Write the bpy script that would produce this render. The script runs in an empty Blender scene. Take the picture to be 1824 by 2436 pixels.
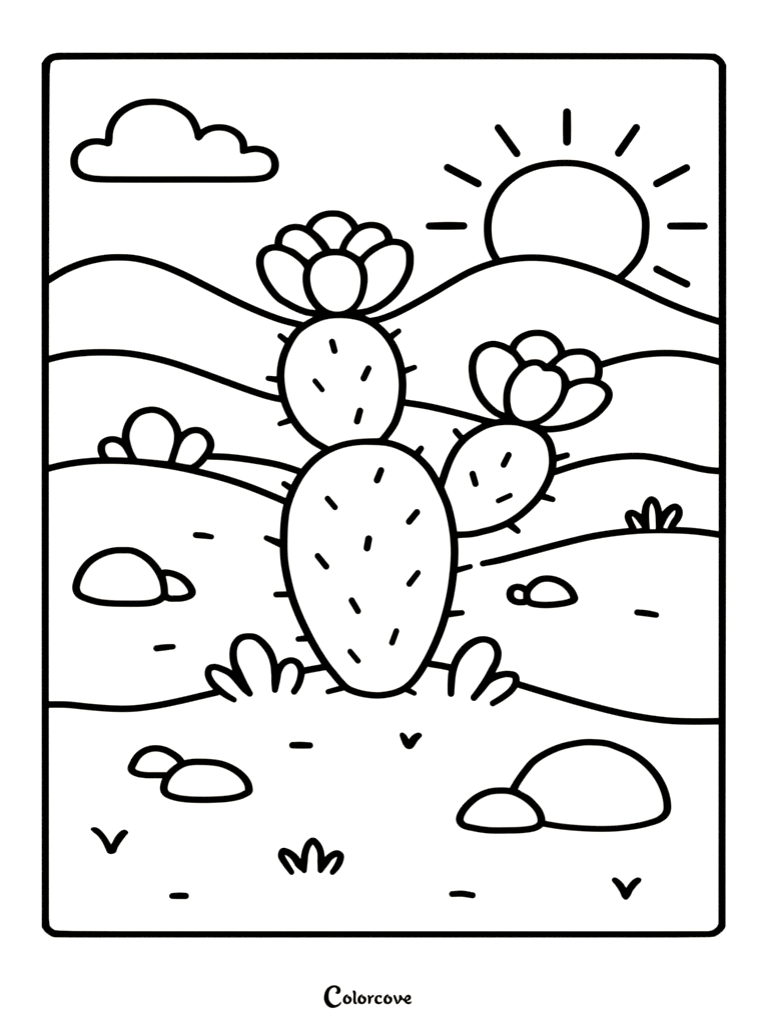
import bpy, math
import numpy as np
from mathutils import Vector
from mathutils.geometry import delaunay_2d_cdt

# ------------------------------------------------------------------ camera, world, sun, exposure
sc = bpy.context.scene
COL = sc.collection
cam = bpy.data.objects.new("camera", bpy.data.cameras.new("camera"))
COL.objects.link(cam)
cam.data.type = 'ORTHO'                 # the photograph is a straight-on copy of a page: no perspective
cam.data.ortho_scale = 2.437
cam.data.clip_end = 200.0
cam.location = (-0.0004, -4.5, 1.2183)
cam.rotation_euler = (math.radians(90), 0, 0)
sc.camera = cam

SUN_EL, SUN_AZ = math.radians(0.2), math.radians(0)      # low sun straight behind the viewer: the page shows no cast shadows
w = bpy.data.worlds.new("World"); sc.world = w; w.use_nodes = True
nt = w.node_tree
bg = nt.nodes["Background"]
sky_n = nt.nodes.new("ShaderNodeTexSky"); sky_n.sky_type = 'NISHITA'; sky_n.sun_disc = False
sky_n.sun_elevation = SUN_EL; sky_n.sun_rotation = math.pi - SUN_AZ
nt.links.new(sky_n.outputs[0], bg.inputs[0]); bg.inputs[1].default_value = 0.1
sl = bpy.data.lights.new("sun_lamp", 'SUN'); sl.energy = 5.0; sl.angle = math.radians(0.5); sl.color = (1.0, 0.97, 0.93)
slo = bpy.data.objects.new("sun_lamp", sl); COL.objects.link(slo)
sdir = Vector((math.sin(SUN_AZ)*math.cos(SUN_EL), -math.cos(SUN_AZ)*math.cos(SUN_EL), math.sin(SUN_EL)))
slo.rotation_euler = sdir.to_track_quat('Z', 'Y').to_euler(); slo.location = sdir*6
sc.view_settings.view_transform = 'Standard'; sc.view_settings.look = 'None'
sc.view_settings.gamma = 1; sc.view_settings.use_curve_mapping = False
sc.view_settings.exposure = -0.1

# ------------------------------------------------------------------ materials
def material(name, c0, c1, scale, rough, spec, bump):
    m = bpy.data.materials.new(name); m.use_nodes = True
    t = m.node_tree; b = t.nodes["Principled BSDF"]
    tc = t.nodes.new("ShaderNodeTexCoord")
    n = t.nodes.new("ShaderNodeTexNoise"); n.inputs["Scale"].default_value = scale; n.inputs["Detail"].default_value = 4
    r = t.nodes.new("ShaderNodeValToRGB"); r.color_ramp.elements[0].color = (*c0, 1); r.color_ramp.elements[1].color = (*c1, 1)
    t.links.new(tc.outputs["Object"], n.inputs["Vector"]); t.links.new(n.outputs["Fac"], r.inputs["Fac"])
    t.links.new(r.outputs["Color"], b.inputs["Base Color"])
    b.inputs["Roughness"].default_value = rough; b.inputs["Specular IOR Level"].default_value = spec
    if bump:
        bp = t.nodes.new("ShaderNodeBump"); bp.inputs["Strength"].default_value = bump; bp.inputs["Distance"].default_value = 0.0005
        t.links.new(n.outputs["Fac"], bp.inputs["Height"]); t.links.new(bp.outputs["Normal"], b.inputs["Normal"])
    return m
PAPER = material("white_paper", (0.84, 0.84, 0.84), (0.88, 0.88, 0.875), 60, 0.9, 0.1, 0.1)
INK = material("black_ink", (0.0, 0.0, 0.0), (0.0004, 0.0004, 0.0004), 40, 1.0, 0.0, 0.0)
W_, K_ = 0, 1

# ------------------------------------------------------------------ tracing windows of the page (px of the page = mm)
REG = {1: (80, 100, 600), 2: (580, 460, 500), 3: (980, 220, 760), 4: (600, 720, 600), 5: (1020, 760, 500),
       6: (620, 1200, 500), 7: (100, 800, 600), 8: (100, 1240, 600), 9: (1060, 1140, 680), 10: (100, 1680, 600),
       11: (1060, 1700, 700), 12: (640, 1700, 400), 13: (740, 2320, 260), 14: (1440, 1140, 300), 15: (60, 100, 800), 16: (1320, 1000, 400)}
def P(r, pts):                      # outline points: (x, y[, corner])
    x0, y0, s = REG[r]; s /= 1656.0
    return [(x0+p[0]*s, y0+p[1]*s, p[2] if len(p) > 2 else 0) for p in pts]
def S(r, pts):                      # stroke points: (x, y[, radius])
    x0, y0, s = REG[r]; s /= 1656.0
    return [(x0+p[0]*s, y0+p[1]*s, p[2]*s if len(p) > 2 else None) for p in pts]
GAIN = 1.0                          # how far the ink spreads at each edge of a line
PEN = (18.5, 15.3)                  # the pen's nib: wide strokes on verticals, thinner on horizontals

def world(x, y, d): return (x-912.0)/1000.0, -d/1000.0, (2436.0-y)/1000.0

# ------------------------------------------------------------------ curve helpers
def crom(p, closed, step):          # centripetal Catmull-Rom through rows of p
    p = np.asarray(p, float); n = len(p); out = []
    segs = n if closed else n-1
    for i in range(segs):
        p1, p2 = p[i], p[(i+1) % n]
        p0 = p[i-1] if (closed or i > 0) else 2*p1-p2
        p3 = p[(i+2) % n] if (closed or i+2 < n) else 2*p2-p1
        def dt(a, b): return max(np.hypot(*(b-a)[:2])**0.5, 1e-4)
        t1 = dt(p0, p1); t2 = t1+dt(p1, p2); t3 = t2+dt(p2, p3)
        k = max(1, int(round(np.hypot(*(p2-p1)[:2])/step)))
        for j in range(k):
            t = t1+(t2-t1)*j/k
            a1 = p0*(t1-t)/t1+p1*t/t1
            a2 = p1*(t2-t)/(t2-t1)+p2*(t-t1)/(t2-t1)
            a3 = p2*(t3-t)/(t3-t2)+p3*(t-t2)/(t3-t2)
            b1 = a1*(t2-t)/t2+a2*t/t2
            b2 = a2*(t3-t)/(t3-t1)+a3*(t-t1)/(t3-t1)
            out.append(b1*(t2-t)/(t2-t1)+b2*(t-t1)/(t2-t1))
    if not closed: out.append(p[-1])
    return out
def outline(pts, step=2.5):         # closed outline with corners -> dense polygon
    n = len(pts); cs = [i for i in range(n) if pts[i][2]]
    xy = [(p[0], p[1]) for p in pts]
    if not cs: return np.array(crom(xy, True, step))
    out = []
    for a, b in zip(cs, cs[1:]+[cs[0]+n]):
        seg = [xy[i % n] for i in range(a, b+1)]
        out += list(crom(seg, False, step))[:-1]
    return np.array(out)
def area(p): x, y = p[:, 0], p[:, 1]; return 0.5*np.sum(x*np.roll(y, -1)-y*np.roll(x, -1))
def inside(q, polys):
    res = np.zeros(len(q), bool)
    for p in polys:
        x0, y0 = p[:, 0], p[:, 1]; x1, y1 = np.roll(x0, -1), np.roll(y0, -1)
        for a, b, c, d in zip(x0, y0, x1, y1):
            if b == d: continue
            hit = ((b > q[:, 1]) != (d > q[:, 1])) & (q[:, 0] < (c-a)*(q[:, 1]-b)/(d-b)+a)
            res ^= hit
    return res
def dist(q, polys):
    best = np.full(len(q), 1e9)
    for p in polys:
        nx = np.roll(p, -1, 0)
        for a, b in zip(p, nx):
            ab = b-a; L = max(ab@ab, 1e-9)
            t = np.clip(((q-a)@ab)/L, 0, 1)
            best = np.minimum(best, np.hypot(*(q-a-t[:, None]*ab).T))
    return best
def triangulate(polys, grid):
    vs, es = [], []
    for p in polys:
        o = len(vs); vs += [Vector((float(a), float(b))) for a, b in p]
        es += [(o+i, o+(i+1) % len(p)) for i in range(len(p))]
    if grid:
        lo, hi = np.min([p.min(0) for p in polys], 0), np.max([p.max(0) for p in polys], 0)
        gx, gy = np.meshgrid(np.arange(lo[0]+grid/2, hi[0], grid), np.arange(lo[1]+grid/2, hi[1], grid))
        gx[1::2] += grid/2
        q = np.stack([gx.ravel(), gy.ravel()], 1)
        q = q[inside(q, polys)]
        if len(q):
            q = q[dist(q, polys) > grid*0.35]
            vs += [Vector((float(a), float(b))) for a, b in q]
    r = delaunay_2d_cdt(vs, es, [], 0, 1e-4)
    v = np.array([(a.x, a.y) for a in r[0]]); f = np.array(r[2])
    c = v[f].mean(1)
    f = f[inside(c, polys)]
    # counter-clockwise in page x / up
    e1, e2 = v[f[:, 1]]-v[f[:, 0]], v[f[:, 2]]-v[f[:, 0]]
    flip = (e1[:, 0]*e2[:, 1]-e1[:, 1]*e2[:, 0]) > 0
    f[flip] = f[flip][:, ::-1]
    return v, f

# ------------------------------------------------------------------ mesh collector: everything is in page mm (x, y, depth)
class MB:
    def __init__(s): s.v = []; s.f = []; s.m = []; s.sm = []
    def add(s, vs, fs, mat, smooth=True):
        o = len(s.v); s.v += [world(*a) for a in vs]
        for f in fs: s.f.append(tuple(o+i for i in f)); s.m.append(mat); s.sm.append(smooth)
    def build(s, name, parent=None, at=None):
        v = np.array(s.v)
        c = np.array(at) if at is not None else (v.min(0)+v.max(0))/2
        me = bpy.data.meshes.new(name)
        me.from_pydata([tuple(a) for a in v-c], [], s.f)
        me.materials.append(PAPER); me.materials.append(INK)
        me.polygons.foreach_set("material_index", s.m); me.polygons.foreach_set("use_smooth", s.sm)
        me.update()
        o = bpy.data.objects.new(name, me); COL.objects.link(o)
        o["_w"] = [float(a) for a in c]
        if parent is not None:
            o.parent = parent; o.location = Vector(c)-Vector(parent["_w"])
        else: o.location = c
        return o

def edge_normals(p, sign):
    t = np.roll(p, -1, 0)-p; t /= np.maximum(np.hypot(t[:, 0], t[:, 1]), 1e-9)[:, None]
    return np.stack([t[:, 1], -t[:, 0]], 1)*sign       # outward
def nib(n, pen):
    a, b = pen; k = math.hypot(a*n[0], b*n[1]); return np.array([a*a*n[0]/k, b*b*n[1]/k])

def body(mb, pts, d0, dtop, H, D=None, pen=PEN, back=0.0, grid=None):
    """A rounded white body inside a raised black rim.  d0 back, dtop rim front, H how far the body swells out."""
    p = outline(pts)
    sgn = 1.0 if area(p) > 0 else -1.0
    size = (p.max(0)-p.min(0)).min()
    D = D or size*0.5; H = min(H, 0.3*D); grid = grid or max(4.0, size/16)
    # rim
    en = edge_normals(p, sgn); ring = []
    for i in range(len(p)):
        n0, n1 = en[i-1], en[i]
        ang = math.atan2(n0[0]*n1[1]-n0[1]*n1[0], n0@n1)
        if abs(ang) < math.radians(18):
            m = n0+n1; ring.append((p[i], m/np.hypot(*m)))
        elif ang*sgn > 0:
            k = int(abs(ang)/math.radians(15))+1; a0 = math.atan2(n0[1], n0[0])
            for j in range(k+1):
                a = a0+ang*j/k; ring.append((p[i], np.array((math.cos(a), math.sin(a)))))
        else:
            ring.append((p[i], n0)); ring.append((p[i], n1))
    th = dtop-d0
    prof = [(0.0, dtop-0.3), (0.12, dtop+0.8), (0.55, dtop+1.2), (0.85, dtop-1.0), (1.0, dtop-min(5.0, th*0.35)),
            (1.0, d0+min(5.0, th*0.3)), (0.7, d0), (0.0, d0)]
    vs, fs = [], []; K = len(prof); N = len(ring)
    for c, n in ring:
        o = nib(n, pen); u = n*GAIN
        for s_, d in prof: vs.append((c[0]+o[0]*s_+u[0]*(2*s_-1), c[1]+o[1]*s_+u[1]*(2*s_-1), d))
    for i in range(N):
        j = (i+1) % N
        for k in range(K-1):
            q = (i*K+k, j*K+k, j*K+k+1, i*K+k+1)
            fs.append(q[::-1] if sgn > 0 else q)
    mb.add(vs, fs, K_, True)
    v, f = triangulate([p], grid)
    def height(q):
        q = np.atleast_2d(np.asarray(q, float)); t = np.clip(dist(q, [p])/D, 0, 1)
        return dtop-0.3+H*t*(2-t)
    h = height(v)
    mb.add([(a[0], a[1], b) for a, b in zip(v, h)], [tuple(x) for x in f], W_, True)
    t = np.clip(dist(v, [p])/D, 0, 1)
    mb.add([(a[0], a[1], d0-back*math.sqrt(max(0, 1-(1-b)**2))) for a, b in zip(v, t)], [tuple(x[::-1]) for x in f], W_, True)
    return height

def stroke(mb, pts, dfun, up=6.0, down=8.0, pen=PEN, step=2.5, mat=K_):
    """A raised black pen line: rounded along its top and round at both ends.  dfun(x, y) is the surface it lies on."""
    pp = []
    n = len(pts); xy = np.array([(q[0], q[1]) for q in pts])
    for i, q in enumerate(pts):
        r = q[2]
        if r is None:
            t = xy[min(i+1, n-1)]-xy[max(i-1, 0)]; t = t/np.hypot(*t)
            r = 0.5*math.hypot(pen[0]*t[1], pen[1]*t[0])
        pp.append((q[0], q[1], r+GAIN))
    c = np.array(crom(pp, False, step))
    t = np.gradient(c[:, :2], axis=0); t /= np.hypot(t[:, 0], t[:, 1])[:, None]
    rows = []
    for a in (4, 18, 36, 54, 72): a = math.radians(a); rows.append((c[0, :2]-t[0]*c[0, 2]*math.cos(a), t[0], c[0, 2]*math.sin(a)))
    for i in range(len(c)): rows.append((c[i, :2], t[i], c[i, 2]))
    for a in (72, 54, 36, 18, 4): a = math.radians(a); rows.append((c[-1, :2]+t[-1]*c[-1, 2]*math.cos(a), t[-1], c[-1, 2]*math.sin(a)))
    prof = [(-1, -down), (-1, up*0.35), (-0.8, up*0.75), (-0.4, up), (0.4, up), (0.8, up*0.75), (1, up*0.35), (1, -down)]
    K = len(prof); vs, fs = [], []
    for q, tt, r in rows:
        nn = np.array((-tt[1], tt[0])); d = dfun(q[0], q[1])
        for s_, k in prof: vs.append((q[0]+nn[0]*r*s_, q[1]+nn[1]*r*s_, d+k))
    for i in range(len(rows)-1):
        for k in range(K):
            k2 = (k+1) % K
            fs.append((i*K+k, i*K+k2, (i+1)*K+k2, (i+1)*K+k))
    fs.append(tuple(range(K))[::-1]); fs.append(tuple((len(rows)-1)*K+k for k in range(K)))
    mb.add(vs, fs, mat, False)

def slab(mb, polys, dfun, base, mat, grid=None, bevel=0.0):
    """A solid piece of the given outline: front surface at dfun(x, y), straight sides, back at base."""
    v, f = triangulate(polys, grid)
    mb.add([(a[0], a[1], dfun(*a)) for a in v], [tuple(x) for x in f], mat, False)
    mb.add([(a[0], a[1], base) for a in v], [tuple(x[::-1]) for x in f], mat, False)
    for i, p in enumerate(polys):
        n = len(p); vs = [(a[0], a[1], dfun(*a)) for a in p]+[(a[0], a[1], base) for a in p]
        mb.add(vs, [(k, (k+1) % n, n+(k+1) % n, n+k) for k in range(n)], mat, False)

def grow(p, g):                     # ink spread of a filled outline
    n = edge_normals(p, 1.0 if area(p) > 0 else -1.0); m = n+np.roll(n, 1, 0)
    m /= np.maximum(np.hypot(m[:, 0], m[:, 1]), 0.6)[:, None]
    return p+m*g
def num(pts): return np.array([(p[0], p[1]) for p in pts], float)

# ------------------------------------------------------------------ tagging
def tag(o, label=None, cat=None, group=None, kind=None):
    if label: o["label"] = label
    if cat: o["category"] = cat
    if group: o["group"] = group
    if kind: o["kind"] = kind
    return o
def thing(name, x, y, d, label, cat, group=None):
    e = bpy.data.objects.new(name, None); COL.objects.link(e); e.empty_display_size = 0.02
    e.location = world(x, y, d); e["_w"] = list(world(x, y, d))
    return tag(e, label, cat, group)

# ------------------------------------------------------------------ the setting
def flat(d): return lambda x, y: d
mb = MB(); slab(mb, [num([(-3000, -2500), (4824, -2500), (4824, 4900), (-3000, 4900)])], flat(0.0), -20, W_)
tag(mb.build("page"), kind="structure", label="plain white sheet around the border")
mb = MB(); slab(mb, [num([(110, 133), (1716, 133), (1716, 2222), (110, 2222)])], flat(3.0), 0.5, W_)
tag(mb.build("sky"), kind="structure", label="white empty sky above the hills")

def surf(d, y0, k): return lambda x, y: d+max(0.0, y-y0)*k
S_A, S_B, S_C, S_D, S_E = surf(30, 600, .012), surf(48, 830, .012), surf(64, 1080, .012), surf(80, 1080, .022), surf(110, 1600, .055)
def terrain(name, label, runs, joins, dfun, bottom, pens=None):
    """runs: visible pen lines along the crest; joins[i]: hidden points after run i."""
    mb = MB(); top = []
    for i, r in enumerate(runs):
        top += [tuple(q[:2]) for q in crom([(q[0], q[1]) for q in r], False, 6)]
        if i < len(joins): top += joins[i]
        stroke(mb, r, dfun, up=5, down=12, pen=(17.5, 15.4))
    poly = num(top+[(1716, bottom), (110, bottom)])
    slab(mb, [poly], dfun, 2.0, W_, grid=40)
    return tag(mb.build(name), label=label, kind="structure")

A_run = S(15, [(104, 1177), (118, 1169), (160, 1143), (210, 1116), (300, 1082), (390, 1063), (460, 1059), (540, 1064), (650, 1091), (760, 1135),
               (900, 1205), (1050, 1281), (1165, 1332), (1260, 1367), (1340, 1388), (1420, 1405)]) + [(800, 782, None), (848, 774, None)] + \
    S(2, [(1000, 1005), (1060, 993), (1160, 958), (1265, 908)]) + \
    S(3, [(100, 1043), (200, 983), (300, 928), (410, 886), (520, 862), (620, 855), (730, 863), (860, 893), (1020, 948), (1150, 1008),
          (1300, 1080), (1450, 1141), (1588, 1186), (1602, 1190)])
terrain("hill_far", "farthest white hills with two rounded crests", [A_run], [], S_A, 1150)
B1 = S(7, [(28, 154), (45, 149), (165, 121), (290, 107), (405, 104), (550, 110), (690, 132), (840, 169), (1000, 222), (1200, 295), (1380, 360), (1500, 397), (1580, 414)])
B2 = S(4, [(960, 648), (1000, 655), (1135, 676), (1300, 713), (1450, 752), (1545, 778), (1620, 792)])
B3 = S(3, [(940, 1424), (985, 1408), (1090, 1378), (1200, 1357), (1315, 1350), (1430, 1358), (1588, 1394), (1602, 1398)])
terrain("hill_middle", "middle white hills behind the cactus", [B1, B2, B3], [[(760, 970), (880, 955)], [(1300, 960)]], S_B, 1300)
C1 = S(7, [(960, 850), (1000, 808), (1060, 788), (1115, 788), (1230, 793), (1400, 815), (1545, 842), (1656, 875)]) + [(716, 1123, None), (740, 1134, None)]
C2 = S(5, [(960, 1208), (1000, 1196), (1125, 1155), (1275, 1116), (1425, 1089)]) + \
    S(16, [(690, 353), (790, 350), (890, 354), (1000, 371), (1150, 405), (1300, 443), (1430, 475), (1540, 492), (1606, 497), (1625, 497)])
terrain("hill_near", "nearest white hills, crest passing behind the cactus arm", [C1, C2], [[(800, 1165), (1044, 1185), (1240, 1160)]], S_C, 1500)
D1 = S(7, [(28, 871), (45, 866), (165, 838), (315, 819), (450, 815), (600, 820), (750, 837), (880, 857), (1015, 886), (1180, 928), (1340, 980),
           (1480, 1035), (1600, 1086), (1640, 1104)])
D2 = S(9, [(213, 488, 16.5), (315, 467), (475, 424), (675, 371), (850, 330), (1020, 305), (1150, 295), (1300, 294), (1440, 301), (1578, 320), (1592, 323)])
terrain("ground_middle", "white sandy ground sloping down behind the cactus foot", [D1, D2], [[(800, 1240), (1000, 1300), (1083, 1336)]], S_D, 1750)
E1 = S(8, [(28, 1203), (45, 1203), (165, 1204), (315, 1219), (470, 1230), (600, 1229), (750, 1210), (900, 1180), (1050, 1145), (1140, 1124), (1200, 1108)])
E2 = S(6, [(310, 1318), (350, 1308), (430, 1293), (510, 1279), (560, 1270)])
E3 = S(6, [(1270, 1242), (1330, 1255), (1410, 1268), (1490, 1284), (1510, 1288)])
E4 = S(9, [(400, 1183), (425, 1190), (600, 1243), (800, 1301), (1000, 1352), (1150, 1381), (1285, 1398), (1410, 1403), (1578, 1402), (1592, 1402)])
terrain("ground_front", "white foreground sand in front of the cactus", [E1, E2, E3, E4], [[], [(900, 1570)], []], S_E, 2221)

# ------------------------------------------------------------------ the black border round the picture
outer = [(99.2, 700), (99.2, 149.6), (107, 138), (113, 132.6), (120, 128.4), (129, 126), (138, 124.7), (900, 124.6), (1600, 125.6), (1680, 126.2), (1700, 127), (1709.6, 132.4),
         (1716.8, 138.6), (1721.9, 145.5), (1726, 153.5), (1726, 1000), (1724.4, 2000), (1724.4, 2203), (1722.6, 2208), (1716.8, 2215.4), (1708, 2222.6), (1698.7, 2227.7), (1687, 2229),
         (1600, 2229.8), (175, 2229.8), (129.3, 2229.3), (123.5, 2227.7), (114.8, 2222.6), (106.8, 2216), (99.6, 2205.6)]
inner = [(116.3, 900), (117.3, 300), (118.2, 175), (118.9, 165), (120.2, 150.7), (124.6, 145), (131, 142), (148, 140.7), (300, 139.9), (1600, 140), (1675, 140.5), (1693.6, 141.7), (1701.6, 147),
         (1708.3, 154), (1708.6, 1000), (1707.9, 2000), (1707.7, 2197.2), (1704.5, 2204.5), (1698, 2210.3), (1690.7, 2213.9), (1683, 2215.2), (1500, 2215.5), (300, 2215.3), (175, 2214.8), (140, 2213.8), (130, 2212.5),
         (124.2, 2208.8), (119.9, 2204.5), (118, 2200.9), (116.5, 2185), (116, 1500)]
mb = MB(); slab(mb, [grow(num(outer), 0.8), grow(num(inner), -0.8)], flat(165.0), -2.0, K_)
tag(mb.build("picture_border"), "thick black border line with rounded corners around the whole picture", "border")

# ------------------------------------------------------------------ cloud
mb = MB()
body(mb, P(1, [(292, 785), (300, 740), (325, 705), (365, 680), (415, 672), (455, 677), (490, 684), (512, 672), (519, 640), (523, 590), (540, 540), (575, 490), (630, 448),
    (700, 420), (790, 412), (870, 422), (950, 458), (1005, 500), (1035, 550), (1052, 600), (1060, 633), (1080, 646), (1100, 638), (1125, 610), (1165, 588),
    (1218, 580), (1275, 590), (1325, 622), (1348, 660), (1352, 700), (1356, 728), (1375, 734), (1410, 727), (1455, 721), (1505, 730), (1543, 755), (1558, 795),
    (1552, 835), (1525, 862), (1470, 875), (1400, 878), (1000, 879), (600, 879), (440, 877), (380, 871), (330, 855), (302, 828)]), 2, 20, 22, D=75)
tag(mb.build("cloud"), "puffy flat bottomed white cloud with black outline in the sky", "cloud")

# ------------------------------------------------------------------ sun
sun = thing("sun", 1346, 640, 3, "large round outlined sun with eight short rays behind the far hill", "sun")
mb = MB()
body(mb, P(3, [(455, 857), (430, 812), (416, 765), (411, 700), (417, 640), (440, 570), (480, 505), (540, 450), (620, 408), (700, 388), (790, 381), (870, 387), (960, 413), (1050, 460),
    (1120, 520), (1165, 585), (1186, 650), (1187, 720), (1177, 790), (1150, 850), (1110, 900), (1062, 945), (980, 990), (800, 1020), (620, 985), (520, 935)]), 2, 15, 12)
mb.build("disc", sun)
for a in [((801, 101, 20), (801, 180, 21), (801, 254, 20)), ((445, 182, 18.5), (541, 315, 18.5)), ((183, 388, 19), (340, 471, 19)), ((88, 691, 18), (180, 690, 20), (266, 690, 18.5)),
          ((1160, 181, 19), (1069, 312, 19.5)), ((1420, 389, 18.5), (1266, 471, 19)), ((1337, 691, 17.5), (1425, 691, 18.5), (1512, 691, 17.5)), ((1267, 915, 19), (1345, 955, 18), (1421, 992, 18.5))]:
    mb = MB(); stroke(mb, S(3, a), flat(3), up=8, down=2); mb.build("ray", sun)

# ------------------------------------------------------------------ cactus
cac = thing("prickly_pear_cactus", 894, 1658, 118, "large prickly pear cactus with three pads and two flowers in the centre", "cactus")
def pad(pts, d0, dtop, H, spines, marks):
    mb = MB(); h = body(mb, pts, d0, dtop, H, back=0)
    o = mb.build("pad", cac)
    for s_ in spines:
        mb = MB(); stroke(mb, s_, flat(dtop-9), up=7, down=5); mb.build("spine", o)
    for s_ in marks:
        f = lambda x, y: float(h((x, y))[0])
        mb = MB(); stroke(mb, s_, f, up=3.0, down=3); mb.build("spine_mark", o)
    return o
main = P(6, [(915, 1478), (830, 1470), (760, 1453), (700, 1428), (650, 1380), (600, 1320), (555, 1265), (500, 1185), (440, 1085), (380, 970), (325, 850), (280, 730), (245, 600), (222, 480),
             (213, 390), (212, 250), (217, 150), (228, 60)]) + \
    P(4, [(262, 1310), (300, 1215), (350, 1130), (420, 1050), (500, 993), (590, 955), (690, 936), (780, 934), (890, 943), (980, 975), (1060, 1025), (1130, 1095), (1165, 1148), (1200, 1213)]) + \
    P(6, [(1435, 0), (1465, 112), (1485, 230), (1493, 330), (1493, 420), (1485, 530), (1465, 680), (1435, 820), (1390, 970), (1335, 1105), (1280, 1215), (1220, 1315), (1165, 1385), (1110, 1430), (1050, 1457), (985, 1472)])
pad(main, 114, 142, 30,
    [S(4, [(1080, 990, 22), (1106, 956, 19)]), S(4, [(260, 1222, 21), (208, 1188, 18)]), S(4, [(195, 1585, 26), (92, 1544, 17)]),
     S(6, [(225, 707, 23), (121, 709, 22)]), S(6, [(365, 1053, 25), (295, 1060, 21)]), S(6, [(640, 1446, 22), (530, 1475, 20)]), S(6, [(1150, 1458, 22), (1209, 1488, 18)]),
     S(9, [(45, 531, 17), (141, 505, 14)]), S(9, [(0, 782, 20), (93, 773, 15)])],
    [S(4, [(844, 1100, 20.5), (818, 1164, 21.5)]), S(4, [(493, 1285, 18), (542, 1343, 18)]), S(4, [(1079, 1375, 20.5), (1028, 1437, 20.5)]), S(4, [(763, 1550, 22.5), (752, 1610, 22)]),
     S(6, [(448, 405, 23), (515, 488, 24)]), S(6, [(1236, 538, 22), (1169, 625, 23)]), S(6, [(716, 756, 24), (765, 840, 23)]), S(6, [(1067, 997, 22), (1033, 1088, 23)]), S(6, [(704, 1158, 21.5), (765, 1231, 22)])])
upper = P(4, [(833, 888, 1), (880, 828), (910, 780), (935, 710), (952, 630), (959, 545), (953, 460), (938, 385), (905, 300), (860, 230), (800, 170), (730, 128), (650, 107), (570, 101), (490, 108), (420, 132),
              (350, 172), (310, 206), (270, 265), (235, 340), (217, 410), (211, 480), (220, 570), (240, 650), (270, 720), (310, 785), (360, 845), (420, 895), (508, 946, 1), (580, 917), (670, 897), (750, 890)])
pad(upper, 112, 138, 26,
    [S(4, [(240, 262, 20), (183, 217, 18)]), S(4, [(180, 506, 22), (103, 495, 16)]), S(4, [(255, 768, 20), (180, 794, 15.5)]), S(4, [(895, 232, 22), (959, 185, 17)]), S(4, [(990, 450, 20), (1064, 423, 16)])],
    [S(4, [(523, 256, 20), (539, 315, 20)]), S(4, [(761, 431, 20), (730, 495, 20.5)]), S(4, [(411, 513, 16.5), (458, 571, 16)]), S(4, [(706, 709, 20.5), (687, 777, 21)])])
arm = P(5, [(120, 1320, 1), (140, 1260), (165, 1185), (200, 1100), (250, 1015), (310, 950), (380, 900), (460, 858), (540, 836), (620, 831), (700, 837), (790, 866), (860, 907), (905, 955), (930, 1015), (942, 1110),
            (935, 1180), (915, 1245), (880, 1315), (830, 1390), (770, 1455), (690, 1525), (600, 1582), (500, 1622), (420, 1643)]) + P(9, [(150, 297), (62, 303, 1)]) + P(4, [(1325, 1430), (1305, 1345), (1283, 1270)])
pad(arm, 110, 136, 24,
    [S(5, [(270, 950, 24), (208, 878, 23)]), S(5, [(980, 1098, 26), (1086, 1068, 22)]), S(5, [(880, 1388, 26), (973, 1416, 21)]), S(9, [(362, 255, 22), (416, 299, 16)])],
    [S(5, [(626, 1066, 23.5), (587, 1143, 24)]), S(5, [(343, 1217, 25.5), (365, 1294, 24)]), S(5, [(637, 1385, 20.5), (545, 1427, 20)])])

def flower(x, y, d, petals, r, label):
    o = bpy.data.objects.new("flower", None); COL.objects.link(o); o["_w"] = list(world(x, y, d))
    o.parent = cac; o.location = Vector(world(x, y, d))-Vector(cac["_w"]); o["label"] = label
    for i, pt in enumerate(petals):
        mb = MB(); body(mb, P(r, pt), d-14+1.3*i, d+8+1.3*i, 12); mb.build("petal", o)
flower(799, 755, 134, [
    [(540, 277, 1), (565, 238), (610, 203), (660, 186), (700, 183), (745, 187), (790, 208), (825, 242), (848, 282, 1), (810, 320), (775, 370), (747, 434, 1), (680, 434, 1), (655, 390), (610, 337)],
    [(301, 400, 1), (310, 350), (330, 318), (370, 295), (410, 289), (460, 300), (510, 330), (555, 372), (585, 410), (616, 452, 1), (580, 468), (540, 495), (512, 524, 1), (480, 503), (400, 440), (350, 420)],
    [(806, 440, 1), (820, 405), (855, 355), (900, 308), (950, 282), (1005, 273), (1055, 283), (1090, 310), (1109, 352, 1), (1100, 365), (1010, 412), (960, 450), (910, 498, 1), (860, 467)],
    [(157, 545), (163, 500), (185, 468), (220, 452), (260, 450), (320, 465), (390, 503), (445, 550), (474, 588, 1), (463, 630), (461, 690), (470, 750), (490, 810), (520, 862), (570, 920, 1), (500, 908), (430, 882),
     (360, 845), (300, 808), (245, 748), (195, 672), (168, 605)],
    [(946, 548, 1), (975, 510), (1040, 458), (1120, 417), (1185, 406), (1240, 420), (1268, 455), (1275, 520), (1268, 590), (1240, 660), (1190, 740), (1130, 805), (1060, 858), (985, 895), (882, 918, 1), (920, 870),
     (955, 795), (973, 710), (975, 660), (967, 600)],
    [(523, 680), (527, 620), (545, 570), (585, 527), (640, 499), (715, 487), (790, 497), (850, 527), (893, 575), (913, 640), (916, 700), (905, 775), (880, 840), (840, 890), (790, 920), (725, 929), (665, 915),
     (615, 880), (570, 825), (537, 755)]], 2, "upright six petalled flower on the top pad")
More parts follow.
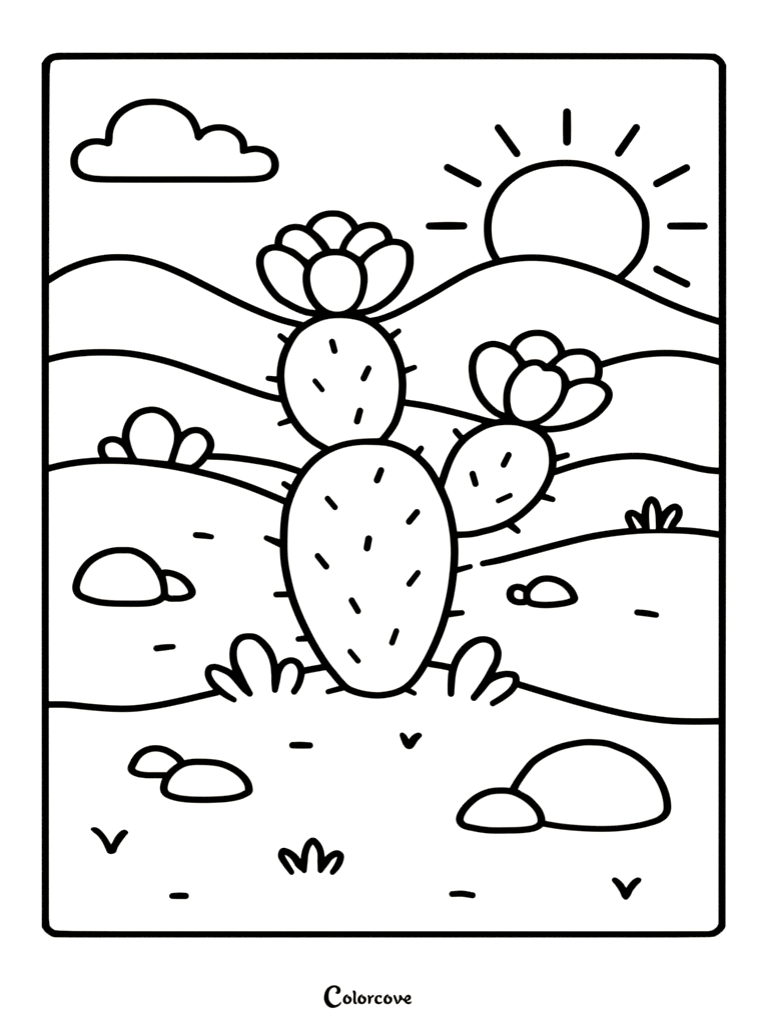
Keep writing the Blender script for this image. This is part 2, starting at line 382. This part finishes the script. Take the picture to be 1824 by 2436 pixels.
flower(1205, 1006, 132, [
    [(687, 235, 1), (705, 198), (745, 160), (800, 136), (855, 130), (910, 138), (955, 165), (990, 205), (1010, 250), (1008, 272), (965, 312), (927, 346, 1), (890, 322), (840, 315), (795, 318), (763, 331, 1), (735, 297)],
    [(994, 360, 1), (1040, 320), (1100, 288), (1160, 278), (1215, 280), (1260, 300), (1293, 335), (1305, 385), (1302, 435), (1295, 454, 1), (1210, 459), (1160, 467), (1107, 485, 1), (1090, 440), (1060, 400), (1030, 372)],
    [(372, 390), (380, 320), (402, 272), (440, 238), (495, 218), (545, 225), (605, 252), (660, 292), (680, 322), (702, 355, 1), (690, 378), (650, 420), (615, 475), (590, 545), (582, 620), (585, 690), (596, 737, 1),
     (540, 708), (480, 655), (430, 590), (390, 500)],
    [(1103, 550, 1), (1140, 528), (1190, 510), (1250, 505), (1310, 517), (1360, 545), (1383, 580), (1375, 625), (1340, 675), (1290, 725), (1210, 775), (1110, 812), (1010, 832), (930, 837), (862, 830, 1), (930, 795),
     (1000, 735), (1055, 660), (1085, 595)],
    [(640, 620), (648, 550), (670, 490), (710, 430), (760, 385), (800, 367), (845, 363), (875, 378), (895, 403), (920, 408), (965, 409), (1005, 424), (1032, 455), (1040, 510), (1033, 570), (1010, 630), (965, 695),
     (905, 748), (840, 785), (775, 797), (720, 785), (675, 750), (650, 700)]], 5, "tilted five petalled flower on the arm pad")

# ------------------------------------------------------------------ bush on the left hill
bush = thing("bush", 360, 1095, 82, "three lobed outlined bush on the hill crest left of the cactus", "bush")
for i, pt in enumerate([
    [(415, 735), (422, 712), (455, 697), (490, 703), (525, 728), (545, 760), (564, 795, 1), (500, 793), (438, 792, 1), (420, 762)],
    [(875, 825, 1), (890, 775), (918, 700), (945, 665), (985, 640), (1020, 637), (1050, 650), (1075, 685), (1080, 715), (1070, 745), (1050, 775), (1010, 820), (975, 843, 1), (930, 836)],
    [(575, 655), (583, 610), (610, 555), (650, 520), (715, 503), (760, 510), (810, 540), (845, 585), (863, 630), (863, 690), (845, 755), (825, 818, 1), (720, 808), (625, 800, 1), (600, 755), (582, 700)]]):
    mb = MB(); body(mb, P(7, pt), 70+i, 90+i, 14); mb.build("lobe", bush)

# ------------------------------------------------------------------ rocks, each its own thing
def rock(r, pts, fun, H, lift, label, group):
    q = P(r, pts); y0, y1 = min(a[1] for a in q), max(a[1] for a in q); x = q[0][0]
    mb = MB(); body(mb, q, fun(x, y0)-12, fun(x, y1)+lift, H)
    v = np.array(mb.v); c = (v.min(0)+v.max(0))/2; c[2] = v[:, 2].min()
    tag(mb.build("rock", at=c), label, "rock", group)
G_ = "rounded rocks on the sand"
rock(8, [(810, 357, 1), (850, 365), (900, 388), (940, 428), (958, 466), (950, 473), (915, 484), (870, 486), (838, 484), (827, 470), (825, 430), (818, 385)], S_D, 9, 5,
     "small rock tucked behind the big rock left of the cactus", G_)
rock(8, [(250, 440), (255, 405), (280, 345), (320, 290), (365, 255), (420, 228), (480, 213), (530, 211), (585, 214), (640, 238), (690, 275), (735, 330), (765, 390), (776, 440), (776, 478), (755, 498), (715, 512),
         (660, 518), (550, 519), (460, 517), (380, 509), (310, 490), (262, 467)], S_D, 24, 9, "big domed rock below the bush, a small rock peeking out behind it", G_)
rock(9, [(395, 660), (400, 648), (415, 642), (435, 648), (447, 658), (448, 693, 1), (415, 692), (398, 680)], S_D, 5, 5, "tiniest rock, just right of the cactus, touching a domed one", G_)
rock(9, [(490, 680), (492, 655), (515, 625), (550, 600), (585, 594), (625, 600), (670, 622), (705, 657), (720, 688, 1), (690, 697), (640, 705), (585, 709), (530, 706), (497, 697)], S_D, 12, 9,
     "low domed rock with the tiniest rock at its side, below the hilltop grass tuft", G_)
rock(10, [(613, 410), (620, 390), (650, 340), (690, 310), (740, 298), (790, 305), (840, 330), (875, 357), (887, 377), (870, 395), (820, 432, 1), (750, 432), (680, 431), (635, 423)], S_E, 12, 5,
     "small rock behind an oval rock in the left foreground", G_)
rock(10, [(826, 545), (830, 510), (850, 470), (890, 428), (940, 398), (990, 388), (1050, 387), (1110, 390), (1170, 400), (1240, 430), (1295, 472), (1325, 515), (1332, 550, 1), (1290, 570), (1220, 585), (1120, 592),
          (1050, 593), (960, 590), (890, 580), (835, 560)], S_E, 16, 12, "wide oval rock in front of a smaller one in the left foreground", G_)
rock(11, [(403, 420, 1), (430, 375), (470, 320), (510, 275), (580, 230), (660, 197), (770, 175), (830, 174), (900, 181), (960, 202), (1040, 238), (1110, 290), (1170, 360), (1207, 435), (1222, 505), (1218, 545),
          (1190, 573), (1130, 595), (1060, 611), (960, 623), (870, 626), (760, 622), (650, 612), (557, 597, 1), (550, 560), (525, 515), (480, 465), (430, 435)], S_E, 26, 4, "largest boulder of all, in the right foreground", G_)
rock(11, [(100, 590), (110, 560), (140, 520), (190, 478), (250, 452), (305, 446), (360, 450), (410, 470), (460, 505), (500, 550), (514, 590), (512, 606), (490, 620), (430, 630), (340, 633), (240, 632), (160, 620),
          (110, 606)], S_E, 16, 14, "low rock leaning in front of the largest boulder", G_)

# ------------------------------------------------------------------ grass tufts: blades are open loops filled with white
def tuft(x, y, fun, label, blades):
    t = thing("grass_tuft", x, y, fun(x, y), label, "grass tuft", "outlined tufts of grass")
    for i, b in enumerate(blades):
        mb = MB(); d = fun(x, y)+9+i*1.2
        fill = np.array(crom([(q[0], q[1]) for q in b], False, 3))
        slab(mb, [fill], flat(d-2), d-16, W_, grid=8)
        stroke(mb, b, flat(d), up=5, down=14)
        mb.build("blade", t)
tuft(600, 1650, S_E, "biggest three bladed grass tuft at the left foot of the cactus", [
    S(8, [(1260, 1172, 17), (1210, 1143, 20), (1160, 1105, 22), (1115, 1060, 23), (1090, 1005, 22), (1098, 968, 22), (1130, 956, 20), (1180, 970, 21), (1235, 998, 22), (1290, 1050, 26), (1330, 1100, 24), (1362, 1131, 20)]),
    S(6, [(112, 1460, 23), (125, 1385, 27), (140, 1310, 27), (180, 1250, 26), (240, 1228, 24), (290, 1250, 26), (318, 1305, 28), (312, 1370, 27), (290, 1430, 26), (263, 1473, 25)]),
    S(8, [(1363, 1131, 20), (1325, 1070, 24), (1285, 990, 26), (1262, 935, 25), (1254, 865, 24), (1265, 810, 23), (1300, 768, 22), (1350, 755, 20), (1400, 762, 21), (1450, 800, 23), (1495, 860, 24), (1520, 930, 24),
          (1530, 1000, 26), (1530, 1060, 25), (1528, 1107, 19)])])
tuft(1130, 1660, S_E, "two bladed grass tuft at the right foot of the cactus", [
    S(9, [(162, 1265, 19), (205, 1212, 22), (245, 1165, 22), (300, 1138, 20), (360, 1128, 18), (400, 1140, 20), (405, 1175, 20), (380, 1220, 19), (325, 1265, 18), (271, 1298, 17)]),
    S(9, [(29, 1241, 19), (31, 1180, 21), (38, 1115, 22), (58, 1055, 21), (92, 1000, 22), (135, 958, 21), (185, 932, 19), (230, 928, 18), (275, 948, 20), (300, 1000, 21), (293, 1055, 21), (268, 1105, 22), (235, 1165, 22),
          (190, 1230, 21), (162, 1264, 19)])])
tuft(1553, 1258, S_D, "little grass tuft on the right hill crest by the border", [
    S(14, [(360, 650, 44), (325, 580, 44), (294, 500, 46), (302, 455, 45), (345, 440, 40), (410, 475, 45), (470, 540, 50), (525, 625, 44)]),
    S(14, [(705, 625, 44), (735, 545, 50), (768, 478, 52), (825, 408, 48), (880, 368, 44), (920, 362, 43), (955, 395, 45), (960, 450, 48), (938, 510, 48), (895, 570, 46), (850, 650, 42)]),
    S(14, [(528, 650, 48), (520, 540, 48), (518, 440, 49), (535, 340, 45), (565, 285, 42), (597, 262, 40), (640, 290, 45), (675, 360, 44), (695, 450, 46), (705, 550, 50), (705, 650, 48)])])
tuft(742, 2075, S_E, "small grass tuft alone on the foreground sand", [
    S(12, [(220, 1552, 26), (165, 1472, 31), (120, 1390, 33), (133, 1345, 31), (190, 1360, 33), (250, 1408, 36), (295, 1475, 38), (343, 1537, 22)]),
    S(12, [(505, 1535, 25), (545, 1468, 35), (600, 1400, 33), (665, 1368, 32), (702, 1388, 32), (690, 1450, 34), (655, 1512, 31), (623, 1552, 26)]),
    S(12, [(345, 1537, 24), (345, 1450, 33), (352, 1370, 34), (385, 1280, 33), (430, 1242, 31), (472, 1278, 33), (505, 1350, 33), (510, 1450, 35), (503, 1533, 26)])])

# ------------------------------------------------------------------ V shaped sprouts and short dashes on the sand
def plate(mb, polys, fun, up, down):
    slab(mb, polys, lambda x, y: fun(x, y)+up, min(fun(*p) for p in polys[0])-down, K_)
def sprout(r, pts, label):
    mb = MB(); plate(mb, [grow(outline(P(r, pts), 1.5), GAIN)], S_E, 8, 4)
    v = np.array(mb.v); c = (v.min(0)+v.max(0))/2; c[2] = v[:, 2].min()
    tag(mb.build("grass_sprout", at=c), label, "sprout", "black two leaf sprouts")
sprout(10, [(320, 808), (325, 799), (347, 795), (370, 803), (400, 830), (430, 870), (448, 900), (455, 908, 1), (462, 895), (480, 860), (505, 830), (525, 815), (545, 812), (562, 822), (565, 832), (550, 850), (520, 890),
            (495, 930), (485, 957), (470, 967), (448, 970), (430, 962), (418, 938), (395, 890), (365, 850), (335, 825)], "widest black V sprout, below the oval rock near the left border")
sprout(12, [(1284, 200), (1290, 183), (1310, 177), (1335, 190), (1355, 212), (1373, 245, 1), (1400, 213), (1435, 187), (1472, 178), (1497, 190), (1501, 212), (1480, 235), (1455, 265), (1430, 305), (1405, 332),
            (1377, 339), (1348, 330), (1322, 300), (1303, 260), (1290, 225)], "small stubby black V sprout just under the cactus")
sprout(11, [(933, 932), (940, 919), (955, 918), (975, 930), (997, 952), (1013, 977, 1), (1030, 952), (1055, 927), (1080, 917), (1097, 924), (1096, 938), (1075, 960), (1050, 992), (1033, 1025), (1012, 1042), (993, 1030),
            (978, 998), (955, 962)], "black V sprout in the lower right corner, below the largest boulder")
def dash(s_, fun, label):
    mb = MB(); stroke(mb, s_, fun, up=7, down=4)
    v = np.array(mb.v); c = (v.min(0)+v.max(0))/2; c[2] = v[:, 2].min()
    tag(mb.build("pebble", at=c), label, "pebble", "short black dashes on the sand")
dash(S(7, [(1009, 1304, 19), (1060, 1308, 20), (1112, 1316, 16)]), S_D, "flat black pebble dash between the bush and the big domed rock, beside the cactus")
dash(S(8, [(751, 834, 20), (810, 827, 20), (860, 823, 17)]), S_D, "black pebble dash below the big domed rock, left of the tall tuft")
dash(S(9, [(1107, 771, 17), (1165, 777, 18), (1217, 786, 16)]), S_D, "black pebble dash on the right slope, under the hilltop grass tuft")
dash(S(12, [(228, 301, 31), (310, 301, 33), (401, 303, 30)]), S_E, "black pebble dash just below the cactus foot, left of the stubby sprout")
dash(S(10, [(854, 1246, 19), (900, 1245, 21), (943, 1246, 20)]), S_E, "smallest black pebble dash, near the bottom border on the left")
dash(S(11, [(34, 1010, 16), (90, 1008, 17), (150, 1017, 16.5)]), S_E, "curved black pebble dash near the bottom border, left of the corner sprout")

# ------------------------------------------------------------------ lettering under the border
cap = thing("lettering", 874, 2398, 0, "hand lettered black word printed on the margin below the border", "lettering")
o1 = [(560, 302), (540, 294), (515, 305), (490, 335), (479, 370), (485, 405), (508, 430), (540, 438), (575, 430), (602, 402), (612, 370), (603, 340), (580, 322), (558, 318), (546, 332), (548, 345), (565, 357), (573, 375),
      (568, 397), (545, 410), (530, 400), (521, 375), (525, 345), (540, 318)]
sh = lambda pts, dx: [(x+dx, y) for x, y in pts]
letters = [
    [[(452, 402, 1), (447, 435), (425, 460), (385, 483), (340, 495), (290, 490), (245, 465), (212, 420), (195, 370), (195, 320), (208, 260), (235, 210), (280, 172), (335, 155), (390, 162), (428, 187), (443, 225), (438, 258),
      (420, 278), (395, 284), (372, 275), (368, 263), (387, 245), (389, 220), (375, 195), (347, 184), (315, 195), (285, 222), (268, 260), (262, 310), (266, 365), (285, 405), (315, 435), (345, 452), (375, 452), (410, 436), (435, 415)]],
    [o1],
    [[(628, 245), (637, 232), (655, 235), (670, 250), (675, 280), (672, 330), (673, 390), (678, 412), (697, 420), (690, 430), (668, 438), (648, 430), (638, 405), (637, 350), (638, 280)]],
    [sh(o1, 222)],
    [[(853, 315), (860, 302), (873, 303), (887, 318), (895, 333, 1), (915, 310), (935, 300), (950, 312), (945, 325), (920, 340), (905, 352), (903, 380), (895, 415), (878, 437), (865, 430), (862, 400), (863, 360), (860, 335)]],
    [[(1068, 320), (1065, 335), (1055, 347), (1040, 342), (1033, 328), (1018, 325), (1002, 340), (998, 370), (1005, 395), (1022, 408), (1050, 406), (1075, 402), (1068, 418), (1045, 435), (1018, 438), (985, 430), (963, 405),
      (958, 370), (968, 335), (990, 312), (1022, 303), (1055, 305)]],
    [sh(o1, 614)],
    [[(1243, 312), (1253, 300), (1268, 305), (1285, 335), (1300, 380), (1308, 405, 1), (1325, 375), (1332, 345), (1330, 315), (1345, 300), (1362, 308), (1380, 340), (1396, 357, 1), (1388, 374, 1), (1370, 372), (1350, 390),
      (1325, 425), (1295, 438), (1282, 425), (1270, 390), (1252, 345)]],
    [[(1395, 358), (1412, 352), (1425, 325), (1445, 305), (1475, 298), (1500, 312), (1508, 340), (1500, 365), (1475, 382), (1445, 392), (1440, 398), (1455, 407), (1490, 405), (1520, 400, 1), (1512, 420), (1485, 437), (1455, 436),
      (1425, 420), (1400, 390), (1382, 374)],
     [(1432, 372), (1437, 350), (1450, 333), (1465, 330), (1472, 343), (1460, 360), (1445, 370)]]]
for ps in letters:
    mb = MB(); slab(mb, [grow(outline(P(13, q), 0.8), GAIN if k == 0 else -GAIN) for k, q in enumerate(ps)], flat(2.0), -1.0, K_); mb.build("letter", cap)

for o in bpy.data.objects:
    if "_w" in o: del o["_w"]
